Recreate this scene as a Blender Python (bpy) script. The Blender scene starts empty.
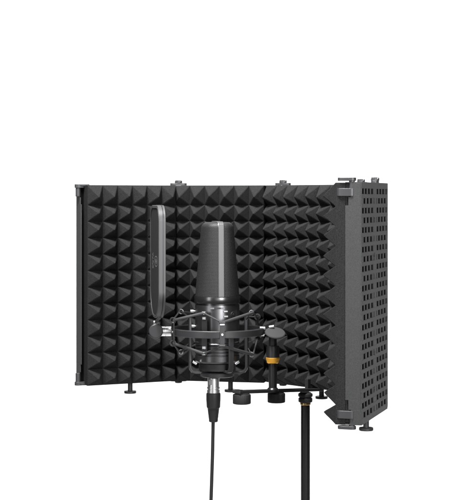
import bpy, bmesh, math, random
from mathutils import Vector, Matrix
random.seed(7)
scene = bpy.context.scene
COL = scene.collection
H = 0.32            # height of one shield panel in metres
F = 1500.0          # focal length, in widths of 1/461
CX, HY = 230.5, 199.0
CAMY, CAMZ = -2.35, 1.35
SM = 212.0          # scale at the microphone axis
K = H / SM          # metres per photograph pixel at the microphone

def W(px, py, s):
    """photo position at a distance where one panel height spans s pixels -> world"""
    return Vector(((px-CX)/s*H, CAMY + F/s*H, CAMZ - (py-HY)/s*H))
def M(px, py, d=0.0):
    """same, d photo pixels nearer than the microphone axis"""
    D = F/SM - d/SM
    return W(px, py, F/D)
AX = 217.3
MAX = M(AX, 300, 0)
def zax(y, d=0.0):
    return M(AX, y, d).z

# ---------------------------------------------------------------- materials
def mat(name, col, rough=0.5, metal=0.0, spec=0.5, bump=None, coat=0.0, var=None):
    m = bpy.data.materials.new(name); m.use_nodes = True
    nt = m.node_tree; b = nt.nodes['Principled BSDF']
    b.inputs['Base Color'].default_value = (*col, 1)
    b.inputs['Roughness'].default_value = rough
    b.inputs['Metallic'].default_value = metal
    b.inputs['Specular IOR Level'].default_value = spec
    b.inputs['Coat Weight'].default_value = coat
    tc = nt.nodes.new('ShaderNodeTexCoord')
    if bump:
        sc, st, dist = bump
        n = nt.nodes.new('ShaderNodeTexNoise'); n.inputs['Scale'].default_value = sc
        n.inputs['Detail'].default_value = 3.0
        nt.links.new(tc.outputs['Object'], n.inputs['Vector'])
        bp = nt.nodes.new('ShaderNodeBump'); bp.inputs['Strength'].default_value = st
        bp.inputs['Distance'].default_value = dist
        nt.links.new(n.outputs['Fac'], bp.inputs['Height'])
        nt.links.new(bp.outputs['Normal'], b.inputs['Normal'])
    if var:
        sc, lo, hi = var
        n = nt.nodes.new('ShaderNodeTexNoise'); n.inputs['Scale'].default_value = sc
        n.inputs['Detail'].default_value = 4.0
        nt.links.new(tc.outputs['Object'], n.inputs['Vector'])
        r = nt.nodes.new('ShaderNodeValToRGB')
        r.color_ramp.elements[0].position = 0.3; r.color_ramp.elements[1].position = 0.7
        r.color_ramp.elements[0].color = (*[c*lo for c in col], 1)
        r.color_ramp.elements[1].color = (*[c*hi for c in col], 1)
        nt.links.new(n.outputs['Fac'], r.inputs['Fac'])
        nt.links.new(r.outputs['Color'], b.inputs['Base Color'])
    return m

FOAM = mat('foam', (0.024,0.024,0.0246), 0.95, 0, 0.03, bump=(1400,0.6,0.0006), var=(900,0.6,1.45))
STEEL = mat('powder_coated_steel', (0.045,0.0455,0.046), 0.52, 0, 0.35, bump=(1300,0.55,0.0003), var=(950,0.72,1.28))
HINGE = mat('hinge_metal', (0.065,0.065,0.068), 0.42, 0.35, 0.5, bump=(1500,0.25,0.0003))
BLACK = mat('black_plastic', (0.022,0.022,0.023), 0.42, 0, 0.5, bump=(1200,0.2,0.0003))
SATIN = mat('satin_black_metal', (0.045,0.045,0.047), 0.36, 0.75, 0.5, bump=(1600,0.12,0.0002))
RINGM = mat('mount_ring_plastic', (0.034,0.034,0.036), 0.42, 0.2, 0.5, bump=(1500,0.2,0.0003))
BODY = mat('microphone_enamel', (0.11,0.11,0.114), 0.32, 0.9, 0.5, bump=(1800,0.10,0.0002))
GLOSS = mat('gloss_black', (0.11,0.11,0.112), 0.27, 0.9, 0.5)
CHROME = mat('chrome', (0.92,0.92,0.93), 0.36, 1.0)
NICKEL = mat('brushed_nickel', (0.33,0.33,0.34), 0.36, 1.0, bump=(1500,0.15,0.0002))
SPINE = mat('spine_metal', (0.13,0.13,0.132), 0.5, 0.8, bump=(1500,0.15,0.0002))
FRAME = mat('filter_frame_metal', (0.10,0.10,0.102), 0.5, 0.55, bump=(1200,0.15,0.0002))
RUBBER = mat('rubber', (0.016,0.016,0.017), 0.55, 0, 0.4, bump=(900,0.2,0.0004))
CORD = mat('elastic_cord', (0.050,0.050,0.052), 0.7, 0, 0.3)
KNOBM = mat('knob_plastic', (0.040,0.040,0.041), 0.75, 0, 0.25)
GOLD = mat('orange_anodised_ring', (1.0,0.50,0.06), 0.30, 0.35)
BRASS = mat('brass_ring', (0.75,0.50,0.22), 0.28, 1.0)
HOLE_SHADE = mat('hole_shade_black', (0.004,0.004,0.004), 1.0, 0, 0.0)  # near-black colour standing in for shade inside the perforations
PRINT = mat('grey_print', (0.13,0.13,0.13), 0.6)
WHITE = mat('white_backdrop_paper', (0.86,0.86,0.86), 0.9, 0, 0.1)

def grille_mat():
    m = mat('wire_mesh', (0.06,0.06,0.062), 0.5, 0.3)
    nt = m.node_tree; b = nt.nodes['Principled BSDF']
    uv = nt.nodes.new('ShaderNodeUVMap')
    sep = nt.nodes.new('ShaderNodeSeparateXYZ'); nt.links.new(uv.outputs['UV'], sep.inputs[0])
    def s(sock, mult, other=None, sgn=1):
        src = sock
        if other is not None:
            a = nt.nodes.new('ShaderNodeMath'); a.operation = 'ADD' if sgn > 0 else 'SUBTRACT'
            nt.links.new(sock, a.inputs[0]); nt.links.new(other, a.inputs[1]); src = a.outputs[0]
        mu = nt.nodes.new('ShaderNodeMath'); mu.operation = 'MULTIPLY'; mu.inputs[1].default_value = mult
        nt.links.new(src, mu.inputs[0])
        sn = nt.nodes.new('ShaderNodeMath'); sn.operation = 'SINE'; nt.links.new(mu.outputs[0], sn.inputs[0])
        return sn.outputs[0]
    k = 2*math.pi/2.7
    a = s(sep.outputs[0], k, sep.outputs[1], 1); c = s(sep.outputs[0], k, sep.outputs[1], -1)
    mul = nt.nodes.new('ShaderNodeMath'); mul.operation = 'MULTIPLY'
    nt.links.new(a, mul.inputs[0]); nt.links.new(c, mul.inputs[1])
    r = nt.nodes.new('ShaderNodeMapRange'); r.inputs[1].default_value = -0.6; r.inputs[2].default_value = 0.7
    nt.links.new(mul.outputs[0], r.inputs[0])
    mx = nt.nodes.new('ShaderNodeMix'); mx.data_type = 'RGBA'
    mx.inputs[6].default_value = (0.005,0.005,0.005,1); mx.inputs[7].default_value = (0.050,0.050,0.051,1)
    nt.links.new(r.outputs[0], mx.inputs[0]); nt.links.new(mx.outputs[2], b.inputs['Base Color'])
    bp = nt.nodes.new('ShaderNodeBump'); bp.inputs['Strength'].default_value = 0.4; bp.inputs['Distance'].default_value = 0.0006
    nt.links.new(r.outputs[0], bp.inputs['Height']); nt.links.new(bp.outputs['Normal'], b.inputs['Normal'])
    return m
MESHM = grille_mat()

def screen_mat():
    m = mat('perforated_filter_screen', (0.035,0.035,0.036), 0.9, 0.0, 0.08)
    nt = m.node_tree; b = nt.nodes['Principled BSDF']
    tc = nt.nodes.new('ShaderNodeTexCoord')
    v = nt.nodes.new('ShaderNodeTexVoronoi'); v.inputs['Scale'].default_value = 700; v.inputs['Randomness'].default_value = 0.1
    nt.links.new(tc.outputs['Object'], v.inputs['Vector'])
    r = nt.nodes.new('ShaderNodeValToRGB')
    r.color_ramp.elements[0].color = (0.014,0.014,0.015,1); r.color_ramp.elements[1].color = (0.034,0.034,0.035,1)
    r.color_ramp.elements[0].position = 0.25; r.color_ramp.elements[1].position = 0.6
    nt.links.new(v.outputs['Distance'], r.inputs['Fac']); nt.links.new(r.outputs['Color'], b.inputs['Base Color'])
    return m
SCREEN = screen_mat()

# ---------------------------------------------------------------- mesh helpers
def frame(z, hint=Vector((0,0,1))):
    z = z.normalized()
    x = hint.cross(z)
    if x.length < 1e-4: x = Vector((1,0,0)).cross(z)
    x.normalize(); y = z.cross(x)
    return x, y, z
def box(bm, o, ex, ey, ez, a, b):
    """box between local corners a and b of frame (o;ex,ey,ez)"""
    v = []
    for k in range(8):
        c = [(a[i], b[i])[(k>>i)&1] for i in range(3)]
        v.append(bm.verts.new(o + ex*c[0] + ey*c[1] + ez*c[2]))
    for f in ((0,2,3,1),(4,5,7,6),(0,1,5,4),(2,6,7,3),(0,4,6,2),(1,3,7,5)):
        bm.faces.new([v[i] for i in f])
def ring_loft(bm, rings, closed_ends=True, close_loop=False, smooth=True):
    vr = [[bm.verts.new(p) for p in r] for r in rings]
    n = len(vr[0])
    for i in range(len(vr)-1 + (1 if close_loop else 0)):
        a = vr[i]; b = vr[(i+1) % len(vr)]
        for j in range(n):
            f = bm.faces.new((a[j], a[(j+1)%n], b[(j+1)%n], b[j])); f.smooth = smooth
    if closed_ends and not close_loop:
        bm.faces.new(list(reversed(vr[0]))); bm.faces.new(vr[-1])
    return vr
def lathe(bm, o, axis, prof, n=48, hint=Vector((0,1,0))):
    """prof: list of (r, h) along axis"""
    x, y, z = frame(axis, hint)
    rings = [[o + z*h + x*(math.cos(2*math.pi*j/n)*r) + y*(math.sin(2*math.pi*j/n)*r) for j in range(n)] for r, h in prof]
    ring_loft(bm, rings)
def cyl(bm, p0, p1, r, n=24, bev=None):
    ax = p1-p0; L = ax.length; bev = min(r, L)*0.15 if bev is None else bev
    lathe(bm, p0, ax, [(r-bev,0),(r,bev),(r,L-bev),(r-bev,L)], n, Vector((0,0,1)) if abs(ax.normalized().z) < .9 else Vector((0,1,0)))
def smooth_path(pts, n=8):
    out = []
    P = [pts[0]] + list(pts) + [pts[-1]]
    for i in range(1, len(P)-2):
        for k in range(n):
            t = k/n
            a,b,c,d = P[i-1],P[i],P[i+1],P[i+2]
            out.append(0.5*((2*b)+(c-a)*t+(2*a-5*b+4*c-d)*t*t+(3*b-a-3*c+d)*t**3))
    out.append(P[-2]); return out
def tube(bm, pts, r, n=12, closed=False, flat=1.0, hint=Vector((0,0,1))):
    rings = []; N = len(pts)
    for i, p in enumerate(pts):
        if closed: t = pts[(i+1)%N]-pts[i-1]
        else: t = pts[min(i+1,N-1)]-pts[max(i-1,0)]
        x, y, z = frame(t, hint)
        rr = r[i] if isinstance(r, (list,tuple)) else r
        rings.append([p + x*(math.cos(2*math.pi*j/n)*rr*flat) + y*(math.sin(2*math.pi*j/n)*rr) for j in range(n)])
    ring_loft(bm, rings, close_loop=closed)
def strip(bm, pts, nrm, w, t, closed=False):
    """rectangular section swept along pts; w across (perpendicular to nrm and path), t along nrm"""
    rings = []; N = len(pts)
    for i, p in enumerate(pts):
        tg = (pts[(i+1)%N]-pts[i-1]) if closed else (pts[min(i+1,N-1)]-pts[max(i-1,0)])
        tg.normalize(); n = nrm(i) if callable(nrm) else nrm
        n = (n - tg*n.dot(tg)).normalized(); s = tg.cross(n)
        b = min(w, t)*0.18
        sec = [(-w/2+b,-t/2),(w/2-b,-t/2),(w/2,-t/2+b),(w/2,t/2-b),(w/2-b,t/2),(-w/2+b,t/2),(-w/2,t/2-b),(-w/2,-t/2+b)]
        rings.append([p + s*a + n*c for a, c in sec])
    ring_loft(bm, rings, close_loop=closed)

def build(name, bm, m, parent=None, base=None, bevel=0.0):
    """link bm (world coordinates) as one mesh object; child of parent or standing at base"""
    off = parent['_o'] if parent is not None else base
    if off is None: off = (0,0,0)
    off = Vector(off)
    bmesh.ops.recalc_face_normals(bm, faces=bm.faces[:])
    for v in bm.verts: v.co -= off
    me = bpy.data.meshes.new(name); bm.to_mesh(me); bm.free()
    me.materials.append(m)
    if any(p.use_smooth for p in me.polygons): me.set_sharp_from_angle(angle=math.radians(32))
    o = bpy.data.objects.new(name, me); COL.objects.link(o)
    if parent is not None: o.parent = parent
    else: o.location = off
    o['_o'] = tuple(off)
    if bevel:
        b = o.modifiers.new('bevel', 'BEVEL'); b.width = bevel; b.segments = 2; b.limit_method = 'ANGLE'; b.angle_limit = math.radians(40)
    return o
def thing(name, base, label, cat, group=None):
    o = bpy.data.objects.new(name, None); COL.objects.link(o); o.location = base
    o.empty_display_size = 0.05
    o['_o'] = tuple(base); o['label'] = label; o['category'] = cat
    if group: o['group'] = group
    return o
def B(): return bmesh.new()
Z = Vector((0,0,1)); X = Vector((1,0,0)); Y = Vector((0,1,0))

# ---------------------------------------------------------------- setting
bd = B()
prof = [(-4.5,0.0),(2.2,0.0)] + [(2.2+0.8*math.sin(a), 0.8-0.8*math.cos(a)) for a in [math.radians(k*6) for k in range(1,16)]] + [(3.0,4.2)]
L = [bd.verts.new((-4.5,y,z)) for y,z in prof]; R = [bd.verts.new((4.5,y,z)) for y,z in prof]
for i in range(len(prof)-1):
    f = bd.faces.new((L[i],R[i],R[i+1],L[i+1])); f.smooth = True
bo = build('backdrop', bd, WHITE, None, (0,0,0)); bo['kind'] = 'structure'

# ---------------------------------------------------------------- isolation shield
ztop, zbot = CAMZ + 0.070*H, CAMZ - 0.930*H
def node(px, s): return Vector(((px-CX)/s*H, CAMY + F/s*H))
nY = node(81.0, 199.3); nZ = node(178.5, 193.4); nA = node(283.0, 196.4); nC = node(352.0, 242.8)
# B : on the ray through 374.5, WE away from C
WE = 0.533*H; WM = 0.545*H
best = None
for i in range(2000):
    s = 218 + i*0.006
    p = node(379.0, s); e = abs((p-nC).length - WE)
    if best is None or e < best[0]: best = (e, p, s)
nB = best[1]
mid = (nA+nB)/2; dv = (nB-nA); half = dv.length/2; dv.normalize()
perp = Vector((-dv.y, dv.x));  perp = perp if perp.x > 0 else -perp
nX = mid + perp*math.sqrt(max(WM*WM-half*half, 0))
print('B scale', best[2], 'X px', CX+nX.x/(nX.y-CAMY)*F, 'dist ZA', (nA-nZ).length/H, 'YZ', (nZ-nY).length/H)
root = thing('isolation_shield', (0.03, 0.0, zbot), 'folding five-panel microphone isolation shield, perforated black metal outside and pyramid foam inside', 'isolation shield')
# foam start, foam pitch, metal start, metal end offsets in H
NR, NC_, SUB = 12, 6, 12
ft = CAMZ + 0.0675*H; r1h = 0.0985*H; fb_ = 0.0818*H
_zbf = CAMZ - 0.9292*H
def cellh(a, b):
    d = max(abs(a-0.5), abs(b-0.5))*2          # 0 at the tip, 1 at the valley
    h = 1-d
    h = h - 0.05*math.exp(-(d/0.09)**2)        # rounded tip
    return max(h, 0.0)
def make_panel(P0, P1, u0, pitch, m0, m1, first=False, last=False, ncol=6):
    L2 = (P1-P0).length; d2 = (P1-P0)/L2
    U = Vector((d2.x, d2.y, 0)); N = Vector((d2.y, -d2.x, 0))      # N towards the microphone
    if N.y > 0 and abs(N.x) < .5: N = -N
    O = Vector((P0.x, P0.y, 0))
    a, b = m0*H, L2 - m1*H
    back, front = -0.038*H, 0.026*H
    th = 0.0016
    bm = B()
    t0, t1 = zbot, ztop
    # top, bottom, ends of the tray
    box(bm, O, U, N, Z, (a, back, t1-th), (b, front, t1))
    box(bm, O, U, N, Z, (a, back, t0), (b, front, t0+th))
    nt_, nd = 0.062*H, 0.012*H     # corner notches for the hinge links
    for (e0, e1, dr) in ((a, a+th, 1), (b-th, b, -1)):
        za_, zb_, zc2, zd_ = t0+nt_, t0+nt_+0.04*H, t1-nt_-0.035*H, t1-nt_
        box(bm, O, U, N, Z, (e0, back, zb_), (e1, front, zc2))
        for q0, q1 in ((zc2, zd_), (za_, zb_)): box(bm, O, U, N, Z, (e0, back, q0), (e1, 0.013*H, q1))
        for q0, q1 in ((zd_, t1-th), (t0+th, za_)): box(bm, O, U, N, Z, (e0, back, q0), (e1, 0.003*H, q1))
    # perforated back sheet
    fs = back; 
    hh = 0.0232*H; rp = 0.0402*H
    nrow = 24; z0 = (t0+t1)/2 + (nrow-1)/2*rp
    cur = t1
    w = b-a
    odd = [0.055,0.168,0.281,0.392, 0.600,0.718,0.832,0.935]
    even = [0.104,0.218,0.333, 0.640,0.762,0.884]
    hw = 0.0425*H
    for r in range(nrow):
        zc = z0 - r*rp
        box(bm, O, U, N, Z, (a, fs-th, zc+hh/2), (b, fs, cur))
        cur = zc-hh/2
        if r % 2 == 0: hs = [(x*w, hw) for x in odd]
        else: hs = [(x*w, hw) for x in even] + [(0.432*w, hw*0.5), (0.540*w, hw*0.5)]
        hs.sort()
        x = 0.0
        for c, ww in hs:
            box(bm, O, U, N, Z, (a+x, fs-th, zc-hh/2), (a+c-ww/2, fs, zc+hh/2)); x = c+ww/2
        box(bm, O, U, N, Z, (a+x, fs-th, zc-hh/2), (b, fs, zc+hh/2))
    box(bm, O, U, N, Z, (a, fs-th, t0), (b, fs, cur))
    # two raised rivets on the rib
    for q in (0.72, 0.87, 0.15, 0.30):
        zc = t1 - q*H - 0.5*rp + 0.012*H
        cyl(bm, O+U*(a+0.515*w)+N*(fs-th-0.0008)+Z*zc, O+U*(a+0.515*w)+N*(fs-0.0002)+Z*zc, 0.009*H, 12)
    pan = build('panel', bm, STEEL, root, None, 0.0004)
    # foam
    fm = B()
    base, hp = 0.068*H, 0.070*H
    pt = pitch*H
    zr_ = [ft] + [ft - r1h - (fb_-0.0)*k for k in range(NR)]
    def P(u, n, z): return fm.verts.new(O + U*u + N*n + Z*z)
    for ci in range(ncol):
        ua, ub = u0*H + ci*pt, u0*H + (ci+1)*pt
        for cj in range(NR):
            za, zb_ = zr_[cj], zr_[cj+1]
            jx, jz, js = random.uniform(-.04,.04), random.uniform(-.04,.04), random.uniform(.95,1.03)
            zc_ = (za+zb_)/2 if cj else zb_ + fb_*0.52
            tip = ((ua+ub)/2 + jx*pt, zc_ + jz*fb_)
            rings = []
            for t, ch in ((0,0.0),(0.05,0.03),(0.5,0.085),(0.76,0.15),(0.865,0.27),(0.93,0.40)):
                # t: way to the tip, ch: corner chamfer as share of the side
                h = t if t < 0.8 else (0.835 if t < 0.9 else 0.88)
                a_ = (ua + (tip[0]-ua)*t); b_ = (ub + (tip[0]-ub)*t)
                c_ = (zb_ + (tip[1]-zb_)*t); d_ = (za + (tip[1]-za)*t)
                cu, cz = (b_-a_)*ch, (d_-c_)*ch
                n = base + hp*h*js*(1.0 + 0.06*math.sin(math.pi*t)*-1)
                rings.append([P(a_+cu,n,c_),P(b_-cu,n,c_),P(b_,n,c_+cz),P(b_,n,d_-cz),P(b_-cu,n,d_),P(a_+cu,n,d_),P(a_,n,d_-cz),P(a_,n,c_+cz)])
            tv = P(tip[0], base + hp*0.895*js, tip[1])
            for r0, r1 in zip(rings, rings[1:]):
                for k in range(8):
                    fm.faces.new((r0[k], r0[(k+1)%8], r1[(k+1)%8], r1[k]))
            for k in range(8): fm.faces.new((rings[-1][k], rings[-1][(k+1)%8], tv))
    e0 = u0*H; e1 = u0*H + ncol*pt
    fbot = zr_[-1]
    box(fm, O, U, N, Z, (e0, front+0.0004, fbot), (e1, base, ft))
    bmesh.ops.remove_doubles(fm, verts=fm.verts[:], dist=1e-5)
    lb = B(); box(lb, O, U, N, Z, (a+th+0.0003, -0.033*H, t0+th+0.0004), (b-th-0.0003, 0.0024*H, t1-th-0.0004)); build('hole_shade_sheet', lb, HOLE_SHADE, pan)  # sheet added close behind the holes so they read as deep shade
    box(fm, O, U, N, Z, (max(e0,a+th)+0.001, 0.0028*H, t0+th+0.0010), (min(e1,b-th)-0.001, front+0.001, t1-th-0.0010))
    build('foam_pad', fm, FOAM, pan)
    # the near-black sheet above is added shade, not part of the pad
    # foot
    u = L2/2 if not last else (a+b)/2
    fo = B()
    c = O+U*u+N*(-0.004*H)
    cyl(fo, c+Z*(t0-0.048*H), c+Z*(t0+0.003), 0.0125*H, 20)
    cyl(fo, c+Z*(t0-0.060*H), c+Z*(t0-0.047*H), 0.031*H, 28)
    build('foot', fo, HINGE, pan)
    return U, N
pars = [(nY,nZ,0.010,0.0800,-0.010,0.030,True,False),
        (nZ,nA,0.001,0.0770,0.020,0.020,False,False),
        (nA,nX,-0.050,0.0765,0.020,0.020,False,False,7),
        (nX,nB,0.030,0.0785,0.020,0.020,False,False),
        (nB,nC,0.040,0.0835,0.020,-0.012,False,True)]
FR = [make_panel(*p) for p in pars]

def link(p, dirv, centred, top=True, flush=False):
    """oblong hinge link with its pins and knob screws"""
    d = Vector((dirv.x, dirv.y, 0)).normalized(); s = Z.cross(d)
    O = Vector((p.x, p.y, 0)); sg = 1 if top else -1
    zt = ztop if top else zbot
    r = 0.017*H
    def oblong(bm, c, l0, l1, rr, z0, z1):
        pts = []
        for k in range(13):
            a = -math.pi/2 + math.pi*k/12; pts.append(d*(l1+math.cos(a)*rr) + s*(math.sin(a)*rr))
        for k in range(13):
            a = math.pi/2 + math.pi*k/12; pts.append(d*(l0+math.cos(a)*rr) + s*(math.sin(a)*rr))
        lo, hi = min(z0,z1), max(z0,z1)
        ring_loft(bm, [[c+q+Z*lo for q in pts],[c+q+Z*hi for q in pts]], smooth=False)
    bm = B()
    l0, l1 = (-0.026*H, 0.026*H) if centred else (0.0, 0.043*H)
    e = 0.0002*H if centred else 0.005*H
    hh = 0.0115*H if centred else 0.0135*H
    if flush:
        oblong(bm, O, l0, l1, r, zt-sg*0.014*H, zt+sg*0.004*H)
    else:
        oblong(bm, O, l0, l1, r, zt+sg*e, zt+sg*(e+hh))
        oblong(bm, O, l0+0.001, l1+0.001, r*1.02, zt-sg*(0.0006*H if centred else 0.026*H), zt-sg*0.058*H)
    for l in ((l0,l1) if centred else (l0,)):
        cyl(bm, O+d*l+Z*(zt-sg*0.058*H), O+d*l+Z*(zt+sg*(e+(0.002 if not flush else -0.002))), 0.0125*H, 20)
    h = build('hinge', bm, HINGE, root, None, 0.0006)
    if centred:
        sc = B()
        rings = []
        for rr, hz in ((0.019,0.0),(0.019,0.006),(0.015,0.009)):
            rings.append([O+Vector((math.cos(q*math.pi/12)*rr*H, math.sin(q*math.pi/12)*rr*H, zt+sg*(e+hh+(hz + (0.006 if (q//3)%2 and hz>0.005 and top else 0))*H))) for q in range(24)])
        ring_loft(sc, rings, smooth=False)
        build('knob_screw', sc, HINGE, h)
for top in (True, False):
    for (p, i) in ((nZ,0),(nA,1),(nX,2),(nB.to_3d()+FR[4][1]*0.018*H,3)):
        dd = (FR[i][0]+FR[i+1][0])
        link(p, dd, True, top)
    link(nC, FR[4][1], False, top)
    link(nY.to_3d()-FR[0][0]*0.016*H, FR[0][0], False, top, True)

# ---------------------------------------------------------------- microphone
phi = math.radians(11)                         # the spine faces the camera, turned a little to the right
SP = Vector((math.sin(phi), -math.cos(phi), 0)) # spine direction
FRN = Vector((-math.cos(phi), -math.sin(phi), 0))  # pick-up side, to the left
C0 = Vector((MAX.x, MAX.y, 0))
mic = thing('condenser_microphone', (C0.x, C0.y, zax(372)), 'black large-diaphragm condenser microphone with tapered mesh grille, standing in the shock mount', 'microphone')
yb, yt = 297.0, 222.6
zb, zt_ = zax(yb,22), zax(yt,18)
bm = B(); uvl = bm.loops.layers.uv.new('UVMap')
NS, NV = 96, 60
vs = []; 
def gsec(t):
    a = 22.0 - 6.2*t - 0.6*t*t; b = 22.0 - 1.6*t
    e = 0.0; h = t
    if t > 0.93:
        q = (t-0.93)/0.07
        k = math.sqrt(max(0, 1-(q*0.93)**2.0))
        sh = 0.74 + 0.26*k if q < 1 else 0.74
        a = a - 5.5*(1-k); b = b - 5.0*(1-k)
    return a, b
for k in range(NV+1):
    t = k/NV if k < 48 else 48/NV + (k-48)/12*(1-48/NV)
    a, b = gsec(t)
    z = zb + (zt_-zb)*t
    row = []
    for j in range(NS):
        th_ = 2*math.pi*j/NS; c, s = math.cos(th_), math.sin(th_)
        ex = 2.0 + 0.5*t
        rr = (abs(c)**ex + abs(s)**ex)**(-1/ex)
        row.append(bm.verts.new(C0 + FRN*(c*rr*a*K) + SP*(s*rr*b*K) + Z*z))
    vs.append(row)
hpx = (zt_-zb)/K
for k in range(NV):
    for j in range(NS):
        f = bm.faces.new((vs[k][j], vs[k][(j+1)%NS], vs[k+1][(j+1)%NS], vs[k+1][j])); f.smooth = True
        for lp, (jj, kk) in zip(f.loops, ((j,k),(j+1,k),(j+1,k+1),(j,k+1))):
            lp[uvl].uv = (jj/NS*135.0, kk/NV*hpx)
f = bm.faces.new(vs[NV])
for lp in f.loops:
    d = lp.vert.co - C0; lp[uvl].uv = (d.x/K, d.y/K)
build('grille', bm, MESHM, mic)
# spine strip over the top
pts = []
for k in range(0, 61):
    t = k/60 if k < 48 else 48/60 + (k-48)/12*0.2
    a, b = gsec(t); pts.append(C0 + SP*((b+0.3)*K) + Z*(zb+(zt_-zb)*t))
top = Z*(zt_+0.5*K)
n0 = len(pts)
ba = gsec(1.0)[1]
pts += [C0 + SP*(ba*K*q) + top for q in (0.85,0.5,0,-0.5,-0.85)]
pts += [Vector((2*C0.x-p.x, 2*C0.y-p.y, p.z)) for p in reversed(pts[:n0])]
cen = C0 + Z*((zb+zt_)/2 + 0.02)
bm = B(); 
side = FRN
rings = []
for i, p in enumerate(pts):
    tg = (pts[min(i+1,len(pts)-1)]-pts[max(i-1,0)]).normalized(); n = side.cross(tg).normalized()
    if n.dot(p-cen) < 0: n = -n
    w, t = 3.0*K, 0.55*K
    rings.append([p-side*w-n*t, p-side*w+n*t*.6, p-side*w*.8+n*t, p+side*w*.8+n*t, p+side*w+n*t*.6, p+side*w-n*t])
ring_loft(bm, rings, smooth=False)
build('spine_strip', bm, SPINE, mic)
# body
def py(y, r=22): return (r*K, zax(y, r))
bm = B()
prof = [(20*K,zax(298,20)), (22.6*K,zax(297.2,22)), (22.9*K,zax(298,22)), (22.9*K,zax(303.5,22)), (22.5*K, zax(304.2,22)), (21.2*K, zax(304.6,22)),(21.2*K,zax(306,22))]
lathe(bm, C0, Z, prof[::-1], 72)
build('collar', bm, GLOSS, mic)
bm = B()
prof = [py(305.6,20.5), py(306,22), py(307,22.2), py(343,22.2), py(343.8,21.6), py(344.6,22.2)]
y = 346.0
while y < 357:
    prof += [py(y,22.2), py(y+.5,21.5), py(y+1.1,21.5), py(y+1.6,22.2)]; y += 3.2
prof += [py(362.5,22.2), py(364,21.2), py(365,17)]
prof = [(a, b) for a, b in prof]
lathe(bm, C0, Z, prof[::-1], 72)
build('body', bm, BODY, mic)
bm = B()
lathe(bm, C0, Z, [(17*K,zax(372,17)),(18.5*K,zax(371.5,17)),(18.5*K,zax(365,18)),(17*K,zax(364,18))], 48)
build('base', bm, RUBBER, mic)  # dark plug added in place of the shaded gap under the body
# label plate and switches on the body
bm = B()
zc0, zc1 = zax(307,22), zax(309.6,22)
for (px, yy, r) in ((225.2,311.4,1.6),(225.6,316.4,1.6)):
    bm2 = B(); p = M(px, yy, 20.5); o_ = Vector((px-AX, -20.5, 0)).normalized()
    box(bm2, p, Vector((-o_.y,o_.x,0)), Z, o_, (-2.2*K,-0.8*K,-1*K), (2.2*K,0.8*K,1.6*K))
    build('switch', bm2, CHROME, mic, None, 0.0004)
bm2 = B(); p = M(232.5, 314.5, 15.5); o_ = Vector((.62,-.78,0))
cyl(bm2, p-o_*1*K, p+o_*1.6*K, 3.0*K, 20)
cyl(bm2, p+o_*1.2*K, p+o_*2.4*K, 1.1*K, 12)
build('dial', bm2, SATIN, mic)
bm2 = B()
p = M(217.6, 308.3, 22.4); box(bm2, p, X, Y, Z, (-3.0*K,-0.2*K,-0.8*K), (3.0*K,0.4*K,0.8*K))
build('indicator_window', bm2, GLOSS, mic)
for dx in (-5.4, 5.2):
    bm2 = B(); p = M(217.6+dx, 308.4, 22.2); box(bm2, p, X, Y, Z, (-1.9*K,-0.15*K,-0.8*K), (1.9*K,0.5*K,0.8*K))
    build('indicator_edge', bm2, NICKEL, mic)

# ---------------------------------------------------------------- shock mount
RR = 45.0
yr = 330.9
zr = zax(yr, 0)
sm = thing('shock_mount', (C0.x, C0.y, zax(379)), 'black ring shock mount with zigzag elastic cords cradling the microphone', 'shock mount')
bm = B()
ring = [C0 + Vector((math.cos(a)*RR*K, math.sin(a)*RR*K, zr)) for a in [2*math.pi*i/192 for i in range(192)]]
strip(bm, ring, lambda i: Vector((math.cos(2*math.pi*i/192), math.sin(2*math.pi*i/192), 0)), 7.0*K, 3.4*K, closed=True)
build('outer_ring', bm, RINGM, sm)
def cyx(px, d): return Vector((C0.x + (px-AX)*K, C0.y - d*K, 0))
# outer ring brackets
def outer_xy(px, d):
    v = Vector((px-AX, -d, 0)).normalized()*RR; return C0 + v*K, v.normalized()
outer = [(222.2, 44.5), (175.5, 18.0), (212.0,-44.5), (256.0,-24.0)]
hooks_o = []
for px, d in outer:
    c, v = outer_xy(px, d); t = Z.cross(v)
    bm = B()
    box(bm, c, t, v, Z, (-2.4*K, 1.7*K, zr-10.5*K), (2.4*K, 3.0*K, zr+12.0*K))
    for sg, hz in ((1, zr+12*K), (-1, zr-10.5*K)):
        cyl(bm, c+t*(-3.0*K)+v*2.4*K+Z*hz, c+t*(3.0*K)+v*2.4*K+Z*hz, 1.5*K, 12)
    br = build('ring_bracket', bm, RINGM if d > 40 else BLACK, sm, None, 0.0004)
    b2 = B()
    cyl(b2, c+v*3.0*K+Z*(zr+0.5*K), c+v*3.7*K+Z*(zr+0.5*K), 1.1*K, 14)
    build('bracket_screw', b2, CHROME, br)
    b2 = B(); box(b2, c+v*3.1*K+Z*(zr+10.6*K), t, v, Z, (-2.2*K,-.2*K,-.9*K),(2.2*K,.35*K,.9*K))
    build('bracket_clip', b2, CHROME, br)
    hooks_o.append((c+v*2.6*K+Z*(zr+12*K), c+v*2.6*K+Z*(zr-10.5*K)))
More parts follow.
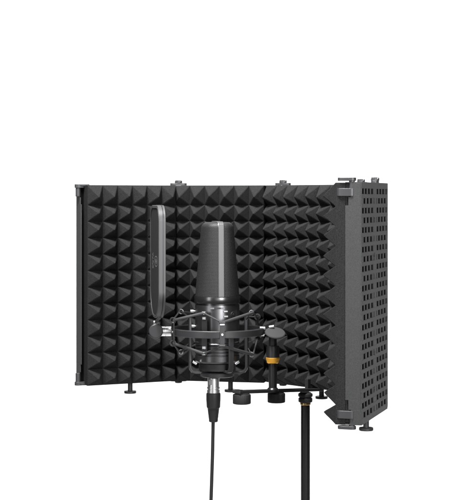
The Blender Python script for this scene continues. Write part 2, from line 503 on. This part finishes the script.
# inner cradle: base plate, legs
bm = B()
zbp = zax(374.5, 22)
lathe(bm, C0, Z, [(15.5*K,zax(378.3,16)),(16.8*K,zax(377.8,16)),(17*K,zax(374,16)),(16*K,zax(373.4,16)),(9*K,zax(373.2,16))], 64)
build('cradle_base', bm, RINGM, sm)
for (px, d, ytop, w) in ((190.2,6,318,3.6),(231.2,25,336,4.2),(246.6,6,320,3.6),(203.0,-26,320,3.6)):
    v = Vector((px-AX, -d, 0)); rad = v.length; v.normalize(); t = Z.cross(v)
    bm = B()
    zz0 = zax(ytop, d); zz1 = zax(366, d); zz2 = zax(372.6, d)
    path = [C0+v*rad*K+Z*(zz0+(zz1-zz0)*q) for q in (0,.33,.66,1)]
    path += [C0+v*(rad-0.6)*K+Z*(zz1-3*K), C0+v*(rad-2.6)*K+Z*(zz1-5.6*K), C0+v*(rad-5.5)*K+Z*(zz2), C0+v*(rad-9)*K+Z*(zz2), C0+v*8*K+Z*zz2]
    strip(bm, path, lambda i: v if i < 5 else (v*0.2-Z), (w+0.9)*K, 2.6*K)
    build('cradle_leg', bm, RINGM, sm)
# thumb screws under the body
for px, d, sx in ((195.0,14,-1),(237.0,14,1)):
    bm = B(); p = M(px, 362.8, d); q = Vector((sx*.85,-.25,.55)).normalized()
    cyl(bm, p-q*2.0*K, p+q*2.6*K, 1.3*K, 12)
    build('thumb_screw', bm, CHROME, sm)
# inner clips (front-left strip and arms)
inner = [(204.6, 23.8, 313, 353.5), (251.5, 6, 312.5, 354.5), (181.0,-8, 311.5, 352.0), (228.0,-26, 316, 350)]
hooks_i = []
for px, d, y0, y1 in inner:
    v = Vector((px-AX, -d, 0)); rad = v.length; v.normalize(); t = Z.cross(v)
    p0, p1 = M(px, y0, d), M(px, y1, d)
    bm = B()
    cc = Vector((p0.x, p0.y, 0))
    if rad < 30:
        box(bm, cc, t, v, Z, (-2.9*K, -0.8*K, p1.z-1*K), (2.9*K, 0.6*K, p0.z+1*K))
    else:   # arms reaching out from the cradle legs
        r0 = 28.5
        for p in (p0, p1):
            a = C0+v*r0*K + Z*(p.z*0.6+zr*0.4)
            tube(bm, smooth_path([a, a*0.6+p*0.4+Z*0.8*K, p], 6), 1.0*K, 10)
        tube(bm, [C0+v*r0*K+Z*p0.z*1.0 - Z*4*K, C0+v*r0*K+Z*p1.z+Z*4*K], 1.3*K, 10)
    ci = build('cord_clip', bm, SATIN, sm)
    for p, sg in ((p0,1),(p1,-1)):
        if rad < 30:
            b2 = B(); box(b2, Vector((p.x,p.y,p.z)), t, v, Z, (-1.9*K,0.6*K,-1.5*K),(1.9*K,2.4*K,1.5*K))
            build('cord_hook', b2, CHROME, ci, None, 0.0003)
            b2 = B(); box(b2, Vector((p.x,p.y,p.z-sg*5.4*K)), t, v, Z, (-1.9*K,0.6*K,-1.0*K),(1.9*K,1.5*K,1.4*K))
            build('clip_screw', b2, CHROME, ci, None, 0.0003)
        else:
            loop = [p + X*(math.cos(a)*2.1*K) + Z*(math.sin(a)*2.1*K) for a in [2*math.pi*i/20 for i in range(20)]]
            b2 = B(); tube(b2, loop, 0.55*K, 8, closed=True, hint=Y)
            build('cord_hook', b2, NICKEL, ci)
    hooks_i.append((p0+v*1.6*K, p1+v*1.6*K))
def cord(a, b, r=1.15):
    bm = B(); m = (a+b)/2
    tube(bm, smooth_path([a, a*.75+b*.25, m, a*.25+b*.75, b], 4), [r*K*(0.75 if i in (0,16) else 1.0) for i in range(17)], 10)
    # two loop ends
    build('elastic_cord', bm, CORD, sm)
for (i, j) in ((0,0),(1,0),(1,2),(0,1),(3,1),(2,2),(2,3),(3,3)):
    for k in (0,1):
        cord(hooks_o[i][k], hooks_i[j][k], 1.5 if (i,j) in ((1,0),(0,1)) else 0.85)
# loops at the side brackets
for i, sx in ((1,-1),(3,1)):
    for k in (0,1):
        bm = B(); p = hooks_o[i][k]
        loop = [p + X*(math.cos(a)*2.6*K) + Z*(math.sin(a)*2.6*K) for a in [2*math.pi*n/20 for n in range(20)]]
        tube(bm, loop, 0.8*K, 8, closed=True, hint=Y)
        build('cord_loop', bm, CORD, sm)
# small chrome posts behind
for px, yy, d in ((192.2,311.0,2),(193.2,326.0,4)):
    bm = B(); p = M(px, yy, d); cyl(bm, p-X*1.8*K, p+X*1.4*K, 1.3*K, 12)
    cyl(bm, p+X*0.5*K, p+X*5*K, 0.7*K, 8)
    build('side_screw', bm, CHROME, sm)
# swivel on the right
sw = B()
cyl(sw, M(259,331.3,0), M(266.5,331.3,0), 3.3*K, 24)
swo = build('swivel_block', sw, SATIN, sm)
for a_, b_, r_ in ((M(259.8,327.9,4.5), M(265.2,328.2,4.5), 1.5),(M(269,327.2,2.5), M(274,326.4,2.5), 1.5),(M(260,334.8,4.5), M(264.5,335.1,4.5), 1.1)):
    b2 = B(); cyl(b2, a_, b_, r_*K, 16); build('swivel_screw', b2, CHROME, swo)
b2 = B()
nrm = Vector((0.10,-0.44,0.90)).normalized(); pk = M(275.2,332.8,8)
lathe(b2, pk, nrm, [(8.6*K,-2.0*K),(9.8*K,-1.3*K),(10.3*K,0.0),(9.6*K,0.8*K),(8.8*K,1.0*K)], 48)
build('tilt_knob', b2, KNOBM, swo)
b2 = B()
cyl(b2, Vector((M(272.8,340,-2).x,M(272.8,340,-2).y,zax(335,-2))), Vector((M(272.8,340,-2).x,M(272.8,340,-2).y,zax(347,-2))), 4.0*K, 28)
lathe(b2, Vector((M(272.8,340,-2).x, M(272.8,340,-2).y, 0)), Z, [(5.5*K,zax(358,2)),(6.6*K,zax(357.5,2)),(6.6*K,zax(347.5,2)),(6.0*K,zax(346,2)),(3.8*K,zax(345.6,2))], 40)
build('thread_sleeve', b2, BLACK, swo)

# ---------------------------------------------------------------- pop filter
pf = thing('pop_filter', M(156,338,6), 'metal pop filter with rounded frame and dark screen, clamped left of the shock mount', 'pop filter')
# frame: rounded rectangle in a nearly edge-on plane, reaching away from the camera
nearx, farx = 162.2, 153.6
pn = Vector((M(nearx,260,40).x, M(nearx,260,40).y, 0)); pfv = Vector((M(farx,260,-22).x, M(farx,260,-22).y, 0))
dirf = (pfv-pn); wid = dirf.length; dirf.normalize()
nf = Vector((-dirf.y, dirf.x, 0)); nf = nf if nf.x < 0 else -nf     # outer (left) face
zT = M(nearx,206.2,34).z; zB = M(nearx,318.5,30).z
def rrect(w0, w1, z0, z1, r0, r1, n=10):
    out = []
    for (cx_, cz, a0, r) in ((w1-r1, z1-r1, 0, r1), (w0+r1, z1-r1, 90, r1), (w0+r0, z0+r0, 180, r0), (w1-r0, z0+r0, 270, r0)):
        for k in range(n+1):
            a = math.radians(a0+90*k/n); out.append((cx_+math.cos(a)*r, cz+math.sin(a)*r))
    return out
rp_ = rrect(0, wid, zB, zT, 0.42*wid, 0.24*wid, 28)
ptsf = [pn + dirf*a + Z*b for a, b in rp_]
cf = pn + dirf*wid*0.5 + Z*((zT+zB)/2)
bm = B()
strip(bm, ptsf, lambda i: (ptsf[i]-cf), 6.9*K, 1.6*K, closed=True)
pfo = build('frame', bm, FRAME, pf)
bm = B()     # groove line along the rim
ptg = [pn + dirf*a + Z*b for a, b in rrect(-0.9*K, wid+0.9*K, zB-0.9*K, zT+0.9*K, 0.42*wid, 0.24*wid, 28)]
strip(bm, [p + nf*(-0.9*K) for p in ptg], lambda i: (ptsf[i]-cf), 0.7*K, 0.5*K, closed=True)
build('rim_groove', bm, SATIN, pfo)
for off, nm in ((2.6,'screen'),(-2.6,'screen')):
    bm = B()
    ins = [pn + dirf*a + Z*b + nf*off*K for a, b in rrect(0.7*K, wid-0.7*K, zB+0.7*K, zT-0.7*K, 0.41*wid, 0.23*wid, 28)]
    ring_loft(bm, [[p - nf*0.25*K for p in ins], [p + nf*0.25*K for p in ins]], smooth=False)
    build(nm, bm, SCREEN, pf)
# thin bright inner rim of the outer face
bm = B()
ins = [pn + dirf*a + Z*b + nf*3.2*K for a, b in rrect(1.4*K, wid-1.0*K, zB+1.4*K, zT-1.4*K, 0.41*wid, 0.23*wid, 28)]
strip(bm, ins, lambda i: (ins[i]-cf), 0.6*K, 1.0*K, closed=True)
build('screen_rim', bm, FRAME, pf)
# printed emblem and word on the outer screen
def tfilter(w, h): return pn + dirf*w + Z*h + nf*(2.6+0.25+0.12)*K
bm = B()
zc = M(156,261.0,10).z; wc = wid*0.36
def dash(w0, h0, w1, h1, t):
    a = Vector((w1-w0, h1-h0)); n = Vector((-a.y, a.x)).normalized()*t
    q = [(w0+n.x,h0+n.y),(w1+n.x,h1+n.y),(w1-n.x,h1-n.y),(w0-n.x,h0-n.y)]
    v = [bm.verts.new(tfilter(*c)) for c in q]; bm.faces.new(v)
R_ = 11.0*K
for k in range(36):                                      # circle
    a0, a1 = 2*math.pi*k/36, 2*math.pi*(k+1)/36
    dash(wc+math.cos(a0)*R_, zc+math.sin(a0)*R_*0.45, wc+math.cos(a1)*R_, zc+math.sin(a1)*R_*0.45, 0.55*K)
for k in range(-2,3):
    dash(wc+k*3.6*K, zc-2.9*K+abs(k)*.5*K, wc+k*3.6*K, zc+2.9*K-abs(k)*.5*K, 0.9*K)
dash(wc-8*K, zc, wc+8*K, zc, 0.4*K)
build('emblem', bm, PRINT, pf)
cu = bpy.data.curves.new('word', 'FONT'); cu.body = 'BOYA'; cu.size = 6.2*K; cu.align_x = 'CENTER'; cu.align_y = 'CENTER'; cu.extrude = 0.05*K
tmp = bpy.data.objects.new('tmp', cu); COL.objects.link(tmp)
dg = bpy.context.evaluated_depsgraph_get(); me = bpy.data.meshes.new_from_object(tmp.evaluated_get(dg))
bm = B(); bm.from_mesh(me); bpy.data.objects.remove(tmp); bpy.data.meshes.remove(me)
ww = wid*0.72
for v in bm.verts:     # letters run upward along the screen
    x_, y_, zz = v.co.x, v.co.y, v.co.z
    v.co = pn + dirf*(ww + (y_)*1.6) + Z*(zc + x_*1.0) + nf*((2.6+0.25+0.12)*K+zz)
build('lettering', bm, PRINT, pf)
# neck and clamp
bm = B()
pa = pn + dirf*wid*0.30 + Z*(zB+0.5*K)
pb = M(156.2, 322.0, 8)
strip(bm, smooth_path([pa + Z*2.0*K, pa-Z*0.5*K, pb*0.4+pa*0.6, pb, pb-Z*3*K], 6), Vector((0,-1,0)), 3.2*K, 1.6*K)
build('neck', bm, FRAME, pf)
bm = B()
pc = M(155.9, 331.2, 8); 
lathe(bm, pc, Vector((0.02,-1,0.02)), [(6.0*K,-9*K),(7.0*K,-8*K),(7.2*K,-1*K),(6.9*K,0.2*K),(6.2*K,0.7*K)], 48, Z)
cl = build('clamp', bm, RINGM, pf)
bm = B(); cyl(bm, M(153.6,322.4,6), M(158.2,322.4,6), 1.9*K, 16)
build('clamp_screw', bm, CHROME, cl)
bm = B()
lathe(bm, M(161,331.2,2), X, [(4.4*K,0),(4.9*K,.4*K),(4.9*K,4.4*K),(4.5*K,4.7*K),(4.9*K,5.0*K),(4.9*K,10.2*K),(4.2*K,10.6*K)], 36)
build('clamp_tube', bm, CHROME, cl)

# ---------------------------------------------------------------- cable
ca = thing('microphone_cable', (M(212.8,430,0).x, M(212.8,430,0).y, 0.0), 'black cable with silver connector plugged into the bottom of the microphone', 'cable')
cxp = M(213.4, 385, 0); CC = Vector((cxp.x, cxp.y, 0))
bm = B()
P_ = [(5.0,377.5),(5.9,378),(5.9,387),(6.5,387.2),(6.5,388.4),(5.9,388.7),(5.9,389.8),(6.6,390.0),(6.6,392.6),(6.0,393.2)]
lathe(bm, CC, Z, [(r*K, zax(y,0)) for r, y in P_][::-1], 40)
cn = build('connector', bm, CHROME, ca)
bm = B(); p = M(210.6, 382.0, 5.4)
box(bm, p, X, Y, Z, (-1.6*K,-0.6*K,-3.0*K), (1.2*K,1*K,2.6*K))
build('latch', bm, NICKEL, cn, None, 0.0005)
bm = B()
P_ = [(5.6,392.6),(7.0,393.2),(7.2,394.2),(7.2,400),(6.7,407.4),(6.2,407.8),(5.9,408.2),(5.6,411),(4.6,419),(4.4,421.5),(3.6,422)]
lathe(bm, CC, Z, [(r*K, zax(y,0)) for r, y in P_][::-1], 40)
build('boot', bm, RUBBER, ca)
bm = B()
pts = [M(213.2,418,0), M(212.9,435,0), M(212.5,455,0), M(211.7,480,0), M(210.9,505,0), M(210.2,540,0)]
q = pts[-1]
pts += [Vector((q.x-0.01, q.y, 0.55)), Vector((q.x-0.01, q.y+.01, 0.25)), Vector((q.x, q.y+.03, 0.05)), Vector((q.x+0.04, q.y+.10, 0.004)), Vector((q.x+0.25, q.y+.25, 0.004)), Vector((q.x+0.7, q.y+.2, 0.004))]
tube(bm, smooth_path(pts, 10), 1.75*K, 12, hint=Y)
build('cord', bm, RUBBER, ca)

# ---------------------------------------------------------------- mounting bar
S1, S2 = 217.0, 204.0
bL, bR = W(236.5, 392.0, S1), W(320.0, 389.4, 203.2)
def bar_at(px):
    t = (px-236.5)/(320-236.5); return bL.lerp(bR, t)
mb = thing('mounting_bar', bar_at(275)-Z*0.02, 'slim black bar under the shield, joining stand and shock mount, two round knobs below', 'mounting bar')
bm = B()
dx = (bR-bL).normalized(); sy = Z.cross(dx).normalized(); uz = dx.cross(sy)
Lb = (bR-bL).length
box(bm, bL, dx, sy, uz, (-0.5*K, -5*K, -1.5*K), (Lb, 5*K, 1.5*K))
box(bm, bL, dx, sy, uz, (1.5*K, -3.5*K, 1.5*K), (6*K, 3*K, 2.4*K))
build('bar', bm, BLACK, mb, None, 0.0006)
k2 = H/209.0
bm = B()       # bracket rising to the shield panel
c = bar_at(307.5)
box(bm, c, dx, sy, Z, (-2.4*k2,-1.5*k2,1.2*k2), (2.4*k2,2.5*k2,11*k2))
build('bracket', bm, BLACK, mb, None, 0.0006)
def knob(bm, c, r, z0, z1, ribs=36):
    n = ribs*4; rings = []
    for (rr, z, rib) in ((r*.80, z0, 0), (r*.96, z0+.0006, 0),(r, z0+.0016, 1), (r, z1-.0016, 1), (r*.97, z1-.0008, 0), (r*.86, z1, 0)):
        rings.append([Vector((c.x+math.cos(2*math.pi*j/n)*rr*(1-(0.022*rib if j%4 in (0,1) else 0)), c.y+math.sin(2*math.pi*j/n)*rr*(1-(0.022*rib if j%4 in (0,1) else 0)), z)) for j in range(n)])
    ring_loft(bm, rings, smooth=False)
for px in (241.5, 275.0):
    c = bar_at(px); bm = B()
    top_ = c.z - 1.2*K
    knob(bm, c, 8.8*k2, top_-10.6*k2, top_-0.8*k2)
    cyl(bm, Vector((c.x,c.y,top_-2*k2)), Vector((c.x,c.y,top_)), 6.5*k2, 24)
    build('knob', bm, RUBBER, mb)
# post up to the swivel
pt1 = M(272.8, 360, -2); pt0 = Vector((pt1.x, pt1.y, bar_at(273.4).z))
bm = B(); cyl(bm, pt0+Z*0.5*K, Vector((pt1.x, pt1.y, zax(358,2))), 4.1*k2, 32)
lathe(bm, pt0, Z, [(5.6*k2,0.8*k2),(5.6*k2,2.6*k2),(4.6*k2,4*k2),(4.1*k2,4.2*k2)], 32)
build('post', bm, SATIN, mb)
bm = B(); lathe(bm, Vector((pt1.x,pt1.y,0)), Z, [(5.0*K,zax(363.6,2)),(6.0*K,zax(363,2)),(6.1*K,zax(361.8,2)),(6.9*K,zax(359.2,2)),(6.9*K,zax(358,2)),(6.2*K,zax(357.5,2))], 40)
build('lock_ring', bm, GOLD, mb)

# ---------------------------------------------------------------- stand
cs = bar_at(304.6); cs = Vector((cs.x, cs.y, 0)); s0 = 204.5; ks = H/s0
def zs(y): return CAMZ - (y-HY)/s0*H
st = thing('microphone_stand', (cs.x, cs.y, 0.0), 'straight black stand pole with ribbed collar holding the mounting bar', 'microphone stand')
bm = B(); cyl(bm, Vector((cs.x,cs.y,0.02)), Vector((cs.x,cs.y,zs(402))), 4.55*ks, 40, bev=0.0005)
build('pole', bm, SATIN, st)
bm = B(); lathe(bm, cs, Z, [(5.0*ks,zs(403.6)),(5.4*ks,zs(403.2)),(5.4*ks,zs(401.6)),(5.0*ks,zs(401))], 40)
build('brass_ring', bm, BRASS, st)
bm = B(); knob(bm, cs, 7.0*ks, zs(401.2), zs(396.4), 30); knob(bm, cs, 7.3*ks, zs(395.8), zs(392.0), 30)
cyl(bm, Vector((cs.x,cs.y,zs(397))), Vector((cs.x,cs.y,zs(391.2))), 6.2*ks, 28)
build('collar', bm, BLACK, st)
bm = B(); lathe(bm, cs, Z, [(0.13,0.0),(0.13,0.012),(0.12,0.018),(0.03,0.024),(0.015,0.04)], 64)
build('base', bm, BLACK, st)

for o in bpy.data.objects:
    if '_o' in o: del o['_o']

# ---------------------------------------------------------------- light
def area(name, loc, target, sx, sy, power, spread=180, col=(1,1,1)):
    l = bpy.data.lights.new(name, 'AREA'); l.shape = 'RECTANGLE'; l.size = sx; l.size_y = sy; l.energy = power; l.spread = math.radians(spread); l.color = col
    o = bpy.data.objects.new(name, l); COL.objects.link(o); o.location = loc
    o.rotation_euler = (Vector(target)-Vector(loc)).to_track_quat('-Z','Y').to_euler()
    return o
area('backdrop_lamp', (-1.3,0.6,1.7), (-0.8,3.0,1.1), 0.7, 1.8, 30, 130)
area('backdrop_lamp', (1.3,0.6,1.7), (0.8,3.0,1.1), 0.7, 1.8, 30, 130)
area('backdrop_lamp', (0,0.9,3.2), (0,2.3,0.7), 2.0, 0.6, 34, 150)
area('top_softbox', (-0.32,-0.62,2.42), (0.08,0,1.25), 0.45, 0.3, 15.5, 90)
area('front_left_softbox', (-1.75,-2.0,1.75), (0,0,1.2), 0.5, 1.9, 5.0, 90)
area('front_softbox', (0.3,-3.8,1.6), (0.1,0,1.2), 1.6, 1.6, 3.0, 100)
area('front_right_softbox', (0.58,-1.50,1.5), (0.2,-0.3,1.22), 0.45, 0.6, 5.6, 100)
w = bpy.data.worlds.new('World'); scene.world = w; w.use_nodes = True
w.node_tree.nodes['Background'].inputs[0].default_value = (1,1,1,1)
w.node_tree.nodes['Background'].inputs[1].default_value = 0.015

# ---------------------------------------------------------------- camera
cam = bpy.data.cameras.new('camera'); co = bpy.data.objects.new('camera', cam); COL.objects.link(co)
cam.sensor_fit = 'HORIZONTAL'; cam.sensor_width = 36.0; cam.lens = F/461*36.0
co.location = (0, CAMY, CAMZ); co.rotation_euler = (math.radians(90),0,0)
cam.shift_y = -(250-HY)/461; cam.clip_end = 100; cam.clip_start = 0.05
scene.camera = co
scene.view_settings.view_transform = 'Standard'; scene.view_settings.look = 'None'
scene.view_settings.exposure = 0; scene.view_settings.gamma = 1
